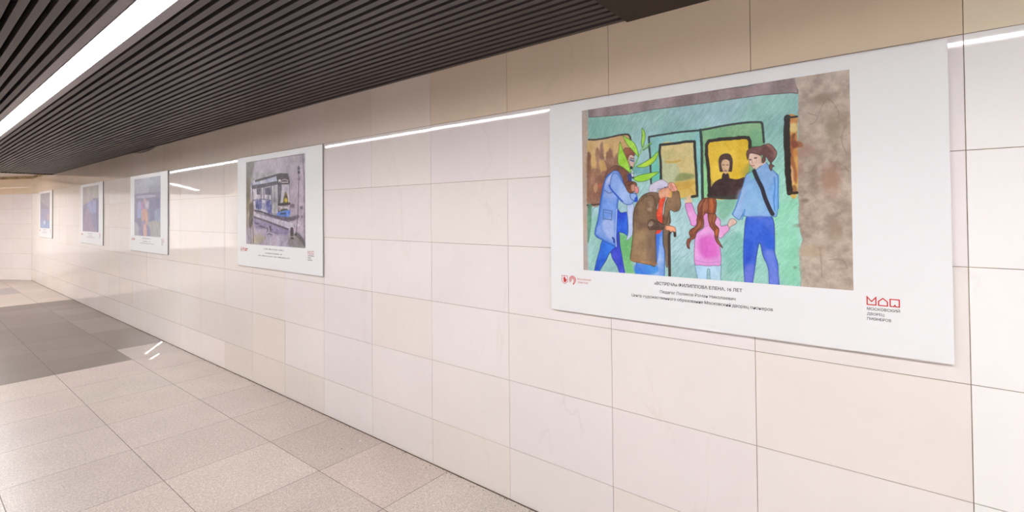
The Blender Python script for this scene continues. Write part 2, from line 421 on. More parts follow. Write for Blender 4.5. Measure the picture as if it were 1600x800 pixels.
# ------------------------------------------------------------------ the five pictures
AW, AH = 1.186, .845
def picture_one():
    A = Painting(AW, AH, .0018, (132, 190, 180))
    U, V = A.U, A.V
    # teal ground: a patchy wash with pencil hatching
    n1 = fnoise(U, V, 5, 1)[..., None]; n2 = fnoise(U, V, 8, 9)[..., None]
    t = np.clip((n1-.35)*2.6, 0, 1); q = np.clip((n2-.42)*3.4, 0, 1)
    A.C = np.array([126, 178, 174.])*(1-t)+np.array([156, 196, 210.])*t
    A.C = A.C*(1-.5*q)+np.array([152, 210, 192.])*.5*q
    Z = MM("1002,608")[0]
    A.blob(.90, .62, .30, .42, (150, 218, 190), .7)                       # greener lower right
    A.blob(.08, .12, .22, .12, (100, 166, 146), .7)                          # upper left
    A.blob(.52, .58, .30, .30, (166, 206, 212), .8)
    A.blob(.62, .30, .20, .10, (160, 204, 214), .7)
    A.C += ((fnoise(U, V, 300, 3, .65, 10, 2)-.5)*2*17)[..., None]
    A.C += ((fnoise(U, V, 60, 5, -.2, 3, 3)-.5)*2*9)[..., None]
    # left paper margin, brown beam along the top, stone pillar at the right
    A.fill(MM("-35,-86 40,-75 38,44 32,263 32,532 26,701 31,902 -47,909"), (168, 160, 158), (178, 152, 128), 9, sm=False, soft=1.5)
    A.fill(MM("41,-7 165,-14 380,-11 610,-6 815,3 1009,-17 1014,68 990,61 877,53 735,53 638,53 536,52 396,49 262,55 146,49 40,42"), (118, 98, 98), (150, 128, 130), 12, 3, .1, edge=(90, 72, 72), ew=.005, sm=False, rag=.003)
    A.fill(MM("1017,-13 1209,-33 1195,878 1015,897 1011,849 1008,772 1006,714 1018,656 1011,622 1006,588 1008,511 1005,462 1008,317 1012,191 1013,64"), (158, 143, 130), (192, 177, 160), 6, edge=(196, 186, 170), ew=.004, rag=.004)
    P = MM("1017,-13 1209,-33 1195,878 1015,897 1011,849 1008,772 1006,714 1018,656 1011,622 1006,588 1008,511 1005,462 1008,317 1012,191 1013,64")
    A.fill(P, (128, 106, 94), (204, 190, 172), 12, a=.5, rag=.004)
    A.fill(P, (132, 112, 98), (198, 182, 162), 40, a=.38, rag=.004)
    for k in range(26):
        rr_ = random.Random(k); cx_ = 1262+rr_.random()*65; cy_ = 140+rr_.random()*300
        c_ = rr_.choice(((112, 90, 80), (150, 120, 104), (124, 112, 102), (168, 146, 120), (196, 180, 160)))
    for (bx, by, bw, bh, c_) in ((1.03, .30, .05, .035, (150, 116, 100)), (1.12, .42, .045, .08, (150, 112, 92)), (1.03, .50, .02, .012, (110, 90, 78)), (1.00, .60, .02, .01, (104, 84, 72)),
                                 (1.10, .10, .06, .03, (128, 108, 92)), (1.05, .70, .06, .03, (170, 148, 118)), (1.13, .22, .03, .08, (134, 122, 98)), (.99, .77, .01, .008, (84, 64, 52)), (1.0, .36, .03, .05, (160, 126, 112)), (1.13, .62, .03, .05, (150, 130, 106)), (1.06, .16, .04, .06, (170, 154, 140))):
        A.blob(bx, by, bw, bh, c_, .75)
    for s in ("1010,90 1030,60 1060,70 1075,110 1070,150", "960,-330 985,-350 1010,-420 1040,-470 1060,-430 1070,-380", "860,130 870,300 880,600", "780,400 860,420 940,460", "1000,-60 1020,0 1060,60", "700,-620 760,-640 820,-590 900,-600"):
        pass
    for s in (MM("1084,155 1096,125 1112,102 1133,124 1148,157 1148,182"), MM("1046,150 1062,158 1079,167 1067,191 1051,195"), MM("1078,684 1082,735 1083,802"), MM("1111,733 1139,729 1158,736 1167,763"), MM("1139,350 1161,369 1178,391"), MM("1032,387 1052,384 1071,354"), MM("1168,221 1157,257 1162,295 1172,320")):
        A.line(s, .003, (116, 96, 84), .4)
    # green dry-brush patches
    A.fill(MM("201,647 253,658 292,641 295,716 277,788 290,842 251,845 234,806 217,735"), (92, 176, 92), (140, 214, 130), 9, a=.85, soft=10, hatch=8, hf=120)
    A.fill(MM("45,579 88,574 72,654 38,700 30,650"), (120, 206, 186), (140, 200, 180), 14, a=.7, soft=6)
    A.fill(MM("688,483 749,468 788,474 748,547 717,578 697,568 687,530"), (86, 158, 116), (112, 180, 142), 12, a=.75, soft=10, hatch=9)
    A.fill(MM("706,668 751,636 795,645 793,789 734,814 704,753"), (92, 168, 148), (130, 196, 180), 12, a=.55, soft=12, hatch=16)
    A.fill(MM("920,534 978,491 1004,491 1003,705 1007,830 947,835 922,718"), (120, 206, 160), (146, 216, 184), 12, a=.6, soft=12, hatch=14, hf=200)
    for k in range(110):
        rr_ = random.Random(100+k); x_ = rr_.uniform(.47, .93); y_ = rr_.uniform(.42, .83); l_ = rr_.uniform(.012, .03)
        A.line(np.array([[x_, y_], [x_+l_*.5, y_-l_*.45], [x_+l_, y_-l_*.8]]), .0022, rr_.choice(((74, 140, 130), (96, 158, 150), (190, 224, 216))), .4)
    for k in range(60):
        rr_ = random.Random(400+k); x_ = rr_.uniform(.03, .95); y_ = rr_.uniform(.06, .2)-x_*.01; l_ = rr_.uniform(.012, .03)
        A.line(np.array([[x_, y_], [x_+l_*.5, y_-l_*.45], [x_+l_, y_-l_*.8]]), .0022, rr_.choice(((84, 148, 142), (176, 214, 216))), .35)
    # left carriage window: ochre with a brown crowd
    A.fill(MM("38,158 126,162 194,156 260,154 277,169 285,217 275,312 212,469 103,502 27,503 26,381 30,229"), (204, 172, 118), (188, 150, 92), 14, rag=.002)
    for (s, c) in ((MM("30,233 47,230 54,281 47,381 51,499 26,502 27,338"), (96, 58, 48)), (MM("80,224 90,204 106,227 101,284 114,343 122,426 107,500 51,499 57,382 82,320"), (128, 84, 64)),
                   (MM("108,202 121,178 127,204 129,257 152,288 179,306 169,346 142,320 106,260"), (104, 66, 58)), (MM("143,238 166,213 179,241 188,262 206,243 210,308 205,348 137,377 138,303"), (112, 70, 56)),
                   (MM("124,286 169,330 205,324 169,346 137,385 122,434 93,500 51,499 42,423 76,362 114,335"), (110, 68, 54)), (MM("34,339 63,311 96,325 76,383 90,425 75,466 32,457"), (122, 80, 60))):
        A.fill(s, c, tuple(x+26 for x in c), 30, a=.82, soft=5, rag=.004)
    for (s, c) in ((MM("54,252 73,236 84,275 80,295 53,296"), (206, 166, 102)), (MM("106,276 129,274 144,316 137,328 110,322 103,301"), (190, 152, 88)), (MM("66,407 83,387 92,408 82,437 71,433"), (182, 138, 100)), (MM("95,404 106,388 111,409 101,421"), (186, 84, 58)), (MM("125,195 153,189 157,223 143,230 130,220"), (214, 176, 104))):
        A.fill(s, c, None, soft=4, a=.85)
    A.line(MM("40,158 79,162 126,161 181,156 225,152 260,153 273,163 279,181"), .0065, (48, 42, 40), var=.2)
    A.line(MM("27,503 65,501 97,499"), .006, (60, 44, 40))
    A.fill(MM("30,511 55,505 50,549 49,608 36,684 27,692"), (66, 116, 92), (96, 150, 124), 20, soft=2)
    A.line(MM("93,510 65,520 52,549 49,591 39,650"), .003, (86, 130, 120), .7)
    # door leaf, its window and the green right leaf
    A.fill(MM("374,177 527,170 620,172 621,291 625,479 537,487 381,403 379,282"), (120, 184, 190), (136, 196, 184), 16, hatch=6, soft=2)
    A.fill(MM("384,263 425,251 430,375 387,393 380,323"), (74, 196, 168), (120, 200, 190), 20, a=.7, soft=6)
    A.fill(MM("296,317 372,322 379,353 295,353"), (66, 138, 152), (92, 160, 170), 20, a=.75, soft=8)
    A.fill(MM("626,171 697,165 799,161 870,166 880,181 883,257 867,359 827,386 795,471 663,482 627,481 626,284"), (92, 158, 110), (122, 172, 124), 14, hatch=9, soft=2)
    A.fill(MM("627,335 645,346 654,417 657,482 627,481"), (128, 204, 128), (150, 214, 150), 20, a=.8, soft=6)
    A.line(MM("382,404 382,373 380,323 379,272 375,222 374,177 426,174 527,170 575,171 620,172"), .0065, (40, 50, 52), sm=False, var=.25)
    A.line(MM("620,170 625,233 625,334 626,481"), .0085, (38, 52, 48), var=.2)
    A.line(MM("620,171 653,170 697,165 799,160 862,164 875,169 879,190 883,252"), .0065, (38, 46, 46), var=.2)
    # landscape in the left window
    A.fill(MM("430,222 526,220 594,221 597,313 602,470 576,471 513,477 473,471 433,395"), (206, 188, 124), (186, 180, 118), 10, soft=1.2)
    A.fill(MM("432,286 465,308 505,316 524,361 504,389 494,427 438,416"), (164, 180, 138), (178, 190, 150), 12, a=.9, soft=8)
    A.fill(MM("504,379 534,361 591,372 594,384 553,396 504,399"), (112, 128, 74), (132, 142, 84), 24, a=.85, soft=6)
    A.fill(MM("494,408 543,400 582,393 596,407 602,469 523,477 488,457"), (190, 148, 58), (214, 184, 92), 26, 2, .5, a=.9, soft=6)
    for s in (MM("455,303 490,308 525,303"), MM("499,423 533,419 562,430 590,460"), MM("503,438 552,430 591,407")):
        A.line(s, .007, (190, 146, 50), .6)
    A.line(MM("432,386 431,301 427,256 430,221 476,221 526,220 555,217 593,220 595,289 600,384 602,469 577,472"), .0085, (34, 36, 36), sm=False, var=.2)
    # yellow window with a plain figure of a dark-haired person in a dark roll-neck
    A.fill(MM("649,231 662,224 752,224 826,227 828,266 829,300 814,385 781,474 659,476 655,346 647,285"), (216, 176, 34), (226, 190, 62), 10, soft=1)
    A.fill(MM("787,379 810,346 824,338 819,380 805,394"), (146, 140, 50), (190, 160, 50), 20, soft=8, a=.9)
    A.fill(MM("658,397 674,418 668,447 660,472 656,437"), (140, 130, 60), (180, 160, 60), 20, soft=6, a=.8)
    A.fill(MM("655,479 660,442 679,410 710,395 743,396 773,402 805,394 816,404 804,483"), (50, 34, 36), (60, 40, 40), 20)
    A.fill(MM("714,375 739,376 740,418 712,417"), (46, 32, 34))
    A.fill(MM("699,339 698,312 707,293 726,286 747,292 757,316 756,348 752,368 741,367 714,366 703,365"), (54, 36, 36), (70, 46, 42), 24)
    A.fill(MM("712,320 723,312 738,316 744,328 741,357 729,377 717,364 710,340"), (212, 176, 140), (198, 160, 124), 30)
    for s in (MM("716,336 722,336"), MM("732,337 738,338"), MM("722,362 732,363")):
        A.line(s, .0035, (110, 74, 60), .9)
    A.line(MM("657,482 656,417 653,346 646,285 647,240 657,225 705,222 753,223 798,223 822,227 828,242 828,268"), .0105, (36, 30, 28), sm=False, var=.25)
    A.line(MM("659,476 721,479 781,474"), .005, (40, 60, 50), .8)
    # right carriage window
    A.fill(MM("971,159 1007,159 1007,223 1004,468 973,465 969,311"), (206, 172, 84), (190, 120, 58), 22, soft=1)
    for (s, c) in ((MM("978,247 999,226 1002,254 1022,265 1026,283 1002,286 990,303 997,349 1004,395 1000,431 988,403 975,348"), (140, 78, 42)), (MM("984,257 1002,259 1010,277 990,285"), (110, 52, 40)), (MM("975,448 996,435 1002,463 979,465"), (134, 80, 46)), (MM("979,357 989,371 990,412 980,430"), (226, 180, 126)), (MM("979,188 1003,186 1005,218 983,216"), (216, 200, 124)), (MM("989,234 999,226 990,253"), (90, 50, 36))):
        A.fill(s, c, None, soft=4, a=.85)
    A.line(MM("972,157 969,219 970,311 971,393 976,464"), .0165, (30, 24, 22), var=.25)
    A.line(MM("971,159 988,159 1007,159"), .006, (36, 32, 30)); A.line(MM("974,464 987,468 1002,467"), .008, (44, 32, 28))
    # --- left: walker in a light blue coat holding a plant
    A.fill(MM("137,346 167,317 192,303 223,311 258,337 277,356 279,380 266,387 257,423 231,418 214,365 187,335 160,350 132,361"), (92, 56, 46), (120, 76, 58), 30, st=3, ang=.6, edge=(80, 46, 40), ew=.003)
    A.fill(MM("119,683 196,708 217,735 162,745 136,787 99,842 88,881 55,884 65,841 78,791 95,740"), (20, 50, 186), (40, 110, 226), 10, edge=(16, 34, 140))
    A.fill(MM("164,737 196,703 192,639 210,643 214,699 222,747 240,844 250,877 224,879 207,844 194,812 172,781 164,761"), (24, 44, 176), (48, 60, 200), 12, edge=(16, 30, 140))
    A.fill(MM("192,518 220,542 255,542 258,590 257,656 236,648 210,643 201,655 194,704 190,647"), (24, 62, 206), (32, 100, 220), 16, edge=(20, 40, 160))
    A.fill(MM("254,502 290,503 291,566 285,637 277,661 253,682 247,679 258,646 258,590"), (160, 188, 232), (190, 206, 238), 16, edge=(110, 150, 196), ew=.002)
    A.fill(MM("162,342 192,328 218,345 239,406 212,469 203,526 197,631 192,716 182,714 119,688 70,658 73,633 90,566 104,492 118,426 132,373"), (96, 140, 224), (176, 190, 232), 6, edge=(34, 92, 206), ew=.014)
    A.fill(MM("115,595 134,578 175,578 181,647 174,684 142,668 120,632"), (176, 184, 222), (150, 176, 230), 12, a=.85, soft=8)
    A.line(MM("198,526 193,607 190,663 193,714"), .004, (190, 206, 240), .8)
    A.line(MM("174,672 180,680 181,692"), .008, (16, 50, 140), .9)
    A.fill(MM("167,362 183,341 209,348 231,386 257,427 276,449 295,456 307,476 294,490 277,503 251,504 221,486 195,457 172,432 161,407"), (120, 158, 228), (150, 182, 234), 10, edge=(40, 92, 206), ew=.006)
    A.fill(MM("274,447 305,450 311,472 308,489 294,489 273,471"), (100, 146, 222), (140, 176, 232), 14, edge=(24, 66, 170), ew=.006)
    A.fill(MM("297,471 310,464 311,487 294,491"), (24, 70, 190))
    A.line(MM("157,403 168,424 199,457 230,488"), .006, (24, 70, 200), .85); A.line(MM("131,428 154,443 172,440"), .003, (50, 80, 150), .8)
    A.line(MM("122,527 171,535 168,580 120,573 122,527"), .0035, (60, 96, 160), .9, sm=False); A.line(MM("123,541 170,548"), .0025, (60, 96, 160), .8)
    A.line(MM("162,342 142,357 127,393 117,426 104,488 92,566 71,654 119,686 182,712"), .003, (26, 70, 170), .8)
    A.fill(MM("264,271 276,254 293,262 297,286 297,302 287,325 277,317 269,296"), (216, 186, 176), (196, 150, 136), 30, edge=(150, 104, 90), ew=.002)
    A.line(MM("276,282 291,289"), .006, (70, 100, 140)); A.line(MM("276,272 293,278"), .003, (70, 60, 70))
    A.fill(MM("238,229 248,219 268,221 287,230 300,254 297,264 278,257 264,267 261,281 248,270 240,250"), (126, 66, 46), (150, 86, 62), 40, edge=(90, 48, 38), ew=.003)
    A.line(MM("280,320 283,344 288,368"), .010, (30, 34, 50)); A.line(MM("281,334 284,342"), .008, (210, 220, 230)); A.line(MM("284,354 287,361"), .008, (200, 214, 226))
    A.fill(MM("258,355 279,352 281,388 266,387"), (36, 52, 130), a=.9)
    A.fill(MM("246,398 274,387 304,395 308,413 299,436 278,449 256,435"), (84, 44, 34), (126, 78, 56), 30, edge=(60, 34, 30), ew=.003)
    A.fill(MM("278,408 295,406 302,424 295,436 280,433"), (206, 150, 124), (180, 120, 96), 30)
    A.fill(MM("297,412 314,417 319,437 312,450 299,446 295,428"), (212, 122, 124), (224, 150, 140), 30, edge=(160, 90, 84), ew=.002)
    # plant
    A.line(MM("307,300 327,253 344,225 365,217 387,207"), .0035, (120, 196, 70)); A.line(MM("275,344 288,329 318,272 317,252"), .0035, (96, 170, 70))
    G1, G2, GE = (140, 208, 48), (164, 222, 74), (64, 132, 44)
    for s in (MM("221,184 235,225 259,279 278,346 241,322 210,300 207,259 215,211"), MM("236,157 260,171 294,194 314,232 318,271 302,254 277,225 255,199"), MM("339,130 354,153 355,185 341,227 334,206 337,167"),
              MM("306,317 340,301 383,279 421,250 412,285 383,313 345,325"), MM("290,376 317,361 371,352 424,349 395,370 362,389 317,393"), MM("340,238 365,224 391,208 373,225 352,239")):
        A.fill(s, G1, G2, 24, edge=GE, ew=.0035)
    A.fill(MM("340,310 372,292 396,284 383,303 356,315"), (206, 224, 50), soft=5, a=.7)
    # --- old man in a brown coat with a cane
    A.fill(MM("404,643 436,623 439,691 447,736 444,839 444,884 291,889 295,842 303,786 353,787 402,781"), (44, 116, 222), (160, 186, 234), 8, edge=(30, 80, 190), ew=.006)
    A.fill(MM("299,798 401,796 401,834 297,842"), (36, 130, 228), (60, 110, 216), 20, a=.7, soft=5)
    A.fill(MM("404,643 420,639 418,719 404,780"), (24, 92, 222), a=.7, soft=5)
    A.fill(MM("324,472 349,453 382,444 410,447 426,467 415,505 405,543 426,585 436,596 475,596 473,540 463,506 453,490 445,536 440,581 408,581 297,637 285,566 298,511"), (120, 92, 66), (86, 64, 50), 24, edge=(70, 50, 40), ew=.004)
    A.fill(MM("292,534 307,503 353,465 394,466 411,535 412,578 440,593 442,623 409,627 402,681 401,796 369,797 328,792 278,784 267,772 272,733 280,677 285,621"), (134, 106, 74), (98, 74, 56), 15, st=2.5, ang=0, edge=(80, 56, 40), ew=.007)
    A.fill(MM("292,534 307,503 353,465 394,466 411,535 380,589 339,628 292,645 288,590"), (92, 68, 54), (124, 98, 72), 30, a=.6, soft=10)
    A.fill(MM("296,645 351,628 354,721 349,768 295,763 287,716"), (156, 128, 88), (128, 100, 66), 22, a=.55, soft=10)
    A.fill(MM("359,663 397,651 398,781 361,767"), (104, 80, 66), (130, 104, 86), 18, a=.5, soft=10, st=3)
    for (bx, by, r_) in ((1013.5, 321, .010), (1015, 329, .008), (1011, 318, .008)):
        pass
    A.fill(MM("278,772 328,777 400,781 401,796 328,792 273,784"), (186, 132, 76), (134, 88, 50), 60, a=.6, soft=4)
    A.fill(MM("440,555 472,543 472,604 466,679 461,794 450,795 447,736 439,691 438,631"), (112, 92, 70), (176, 150, 126), 16, st=4, ang=0, edge=(88, 68, 54), ew=.003)
    A.fill(MM("483,446 515,444 522,466 527,507 518,534 495,542 474,536 456,596 436,596 445,536 457,483"), (104, 76, 54), (136, 106, 78), 24, edge=(74, 52, 40), ew=.005)
    A.fill(MM("424,478 455,470 445,505 439,543 435,591 420,577 405,555 415,520"), (216, 56, 34), (238, 96, 58), 24, edge=(180, 50, 30), ew=.002)
    A.fill(MM("409,566 433,562 436,595 420,585"), (214, 58, 36)); A.fill(MM("409,629 434,621 425,640 404,647"), (214, 58, 36))
    A.fill(MM("360,601 376,578 396,578 412,585 442,601 442,622 420,627 396,626 371,627"), (66, 48, 42), (92, 70, 58), 30, edge=(50, 38, 34), ew=.003)
    A.fill(MM("364,601 376,585 388,587 390,601 378,610 367,609"), (164, 140, 124), (120, 96, 84), 50, soft=3)
    A.fill(MM("365,489 386,474 393,505 377,520"), (150, 122, 100), (120, 92, 70), 50, a=.7, soft=6); A.fill(MM("361,523 381,520 385,535 369,537"), (176, 150, 124), a=.7, soft=6)
    A.line(MM("468,844 468,792 468,717 468,653 474,636"), .0095, (52, 40, 36)); A.line(MM("472,638 482,628 494,633 496,653"), .0095, (46, 36, 34))
    A.fill(MM("451,608 471,605 494,611 501,622 499,637 486,633 476,637 467,629 452,627"), (232, 158, 120), (216, 128, 90), 40, edge=(176, 98, 70), ew=.002)
    A.fill(MM("417,444 431,433 464,424 479,431 484,468 477,476 453,472 426,479"), (224, 164, 130), (214, 120, 88), 40, edge=(190, 120, 90), ew=.002)
    A.fill(MM("464,411 480,401 493,405 506,422 509,443 485,447 475,438 466,426"), (236, 178, 156), (216, 138, 116), 50, edge=(176, 110, 90), ew=.002)
    A.line(MM("483,408 489,435"), .003, (170, 104, 84), .8); A.line(MM("476,412 481,438"), .003, (170, 104, 84), .8)
    A.fill(MM("475,446 485,446 483,470 473,472"), (214, 164, 60), a=.8, soft=4)
    A.fill(MM("371,443 374,415 403,395 435,386 458,396 467,411 464,424 438,431 416,433 412,447 390,446"), (186, 184, 212), (204, 200, 222), 24, edge=(150, 146, 180), ew=.003)
    A.line(MM("416,430 434,430 458,424 464,419"), .003, (130, 116, 150), .9); A.fill(MM("-39,258 -35,258 -35,261"), (0, 0, 0), a=0)
    A.line(MM("450,424 456,426"), .003, (60, 50, 60))
    # --- girl in pink with long hair
    A.fill(MM("588,778 644,782 699,772 700,833 701,875 656,879 653,831 651,802 644,802 641,837 638,880 598,884 596,840"), (150, 196, 228), (176, 214, 234), 14, edge=(110, 150, 196), ew=.003)
    A.line(MM("653,799 654,840"), .002, (100, 150, 200), .8); A.line(MM("642,802 640,841"), .002, (100, 150, 200), .8)
    A.fill(MM("547,496 541,485 546,483 552,486 553,467 559,474 562,460 566,473 573,463 573,481 578,483 575,503 549,505"), (226, 194, 160), (208, 176, 130), 60)
    A.fill(MM("545,507 559,500 577,502 584,521 593,546 602,563 596,603 573,604 565,579 554,549"), (216, 134, 206), (226, 156, 214), 18, edge=(150, 84, 160), ew=.003)
    A.fill(MM("676,562 694,568 704,584 705,604 732,600 741,619 721,642 698,662 685,637 676,600"), (222, 150, 208), (232, 178, 214), 18, edge=(160, 92, 160), ew=.003)
    A.fill(MM("630,557 650,549 656,600 681,632 684,658 700,700 701,775 673,782 644,786 615,784 585,776 586,683 596,639 631,609"), (218, 140, 212), (228, 164, 220), 10, edge=(170, 96, 176), ew=.003)
    A.fill(MM("612,660 654,646 680,664 692,711 684,738 648,751 616,739 606,704"), (208, 78, 186), (214, 100, 196), 12, soft=14, a=.85)
    A.line(MM("586,762 642,770 700,762"), .002, (180, 110, 180), .8)
    A.fill(MM("626,482 646,478 678,480 687,498 685,530 679,552 650,552 637,550 632,579 628,611 601,633 590,661 573,672 564,692 565,712 553,706 549,684 555,666 567,659 561,640 569,622 596,603 597,579 602,551 602,519 612,497"), (112, 54, 38), (148, 82, 52), 24, edge=(80, 36, 30), ew=.006)
    A.fill(MM("648,552 679,550 686,568 679,594 696,617 694,642 691,658 700,679 712,703 698,694 683,677 675,653 674,632 656,608 649,584"), (120, 60, 40), (156, 90, 56), 24, edge=(84, 38, 30), ew=.006)
    A.fill(MM("658,490 677,493 677,522 669,544 657,530"), (196, 90, 30), (150, 64, 30), 50, st=4, a=.7, soft=6); A.fill(MM("681,618 691,621 691,637 681,648"), (206, 104, 36), a=.7, soft=4)
    A.fill(MM("630,562 636,554 645,552 648,579 653,605 633,611 631,584"), (214, 138, 206), a=1)
    for s in (MM("636,487 619,519 613,562 607,600"), MM("651,482 651,519 645,549"), MM("672,487 680,520 671,557 666,589 681,621"), MM("624,514 621,562 618,606 585,634"), MM("580,634 568,661 559,684")):
        A.line(s, .003, (84, 38, 30), .7)
    for s in (MM("643,484 632,519 627,552"), MM("665,485 668,514 662,546"), MM("610,584 604,611 579,639")):
        A.line(s, .0035, (180, 106, 60), .6)
    # --- woman in a blue shirt
    A.fill(MM("805,578 817,564 860,561 902,564 914,575 919,619 918,708 929,757 930,807 933,842 934,885 894,889 893,845 890,780 871,728 860,677 849,727 841,783 832,844 830,896 797,899 797,844 794,765 797,662"), (40, 86, 210), (92, 116, 222), 8, edge=(30, 50, 160), ew=.004)
    A.fill(MM("801,662 830,671 824,743 800,775"), (14, 60, 196), (30, 76, 206), 14, a=.75, soft=10); A.fill(MM("873,650 914,649 915,699 895,704"), (24, 80, 208), a=.6, soft=8)
    A.fill(MM("881,710 913,709 925,777 929,837 895,839 892,780"), (116, 132, 222), (96, 118, 216), 14, a=.7, soft=8); A.fill(MM("805,775 836,773 830,840 801,842"), (108, 112, 216), a=.6, soft=8)
    A.fill(MM("810,385 828,374 848,365 867,350 885,333 903,352 923,378 934,391 935,428 933,521 927,563 920,565 907,565 807,565 798,553 792,562 780,579 753,556 764,528 786,461 798,423"), (118, 166, 222), (150, 186, 232), 9, edge=(70, 130, 206), ew=.005)
    A.fill(MM("900,446 926,409 932,447 930,530 916,558 908,521"), (84, 150, 226), (120, 176, 232), 18, a=.7, soft=8)
    A.fill(MM("809,442 849,425 883,492 865,548 807,553 794,519"), (134, 190, 226), (112, 170, 224), 20, a=.6, soft=8, hatch=7)
    A.fill(MM("777,461 804,442 794,490 766,538"), (164, 184, 226), a=.6, soft=10)
    for s in (MM("920,400 922,446 917,493 920,539"), MM("927,386 935,401 933,465 934,530"), MM("804,533 796,559 792,577"), MM("752,554 765,528 780,486 790,456")):
        A.line(s, .0035, (48, 116, 206), .8)
    A.fill(MM("828,376 841,367 850,382 838,405 827,395"), (100, 196, 176), a=.7, soft=5)
    A.line(MM("843,370 854,401 873,445 883,483 899,527 911,553"), .0115, (34, 32, 44))
    A.fill(MM("732,599 740,578 752,571 766,578 769,593 747,607 739,615"), (226, 192, 178), (210, 168, 150), 40, edge=(160, 120, 110), ew=.002)
    A.fill(MM("822,313 825,295 842,293 868,305 874,322 870,343 854,355 841,360 832,350 823,335"), (226, 198, 182), (212, 176, 156), 30, edge=(180, 130, 110), ew=.002)
    A.fill(MM("850,349 876,336 885,318 888,338 867,350 850,363"), (220, 188, 168))
    A.fill(MM("881,308 887,304 885,325 879,328"), (222, 180, 160), edge=(150, 100, 80), ew=.002)
    A.fill(MM("813,303 815,284 825,273 842,266 869,266 884,260 899,258 912,265 924,281 932,298 928,317 920,330 912,340 914,347 922,354 914,361 910,374 902,364 900,352 905,341 898,328 890,314 888,330 877,340 874,324 878,306 866,306 859,302 842,296 827,294 822,309 818,323"), (82, 52, 52), (104, 68, 64), 24, edge=(60, 38, 40), ew=.003)
    A.fill(MM("889,260 905,263 921,279 930,299 923,319 918,315 921,302 911,286 899,273"), (160, 108, 100), (130, 84, 80), 40, a=.8, soft=4)
    A.line(MM("846,315 853,315"), .004, (70, 50, 50)); A.line(MM("827,321 831,321"), .004, (80, 60, 56)); A.line(MM("836,325 835,335 839,337"), .0025, (180, 130, 110)); A.line(MM("834,346 843,347"), .0035, (176, 96, 90))
    A.line(MM("817,565 860,562 902,565"), .003, (90, 120, 210), .9)
    A.C += ((fnoise(U, V, 220, 21, 0, 1, 2)-.5)*2*5)[..., None]
    A.C = 255*(np.clip(A.C, 0, 255)/255)**.86
    return A.mesh('picture')

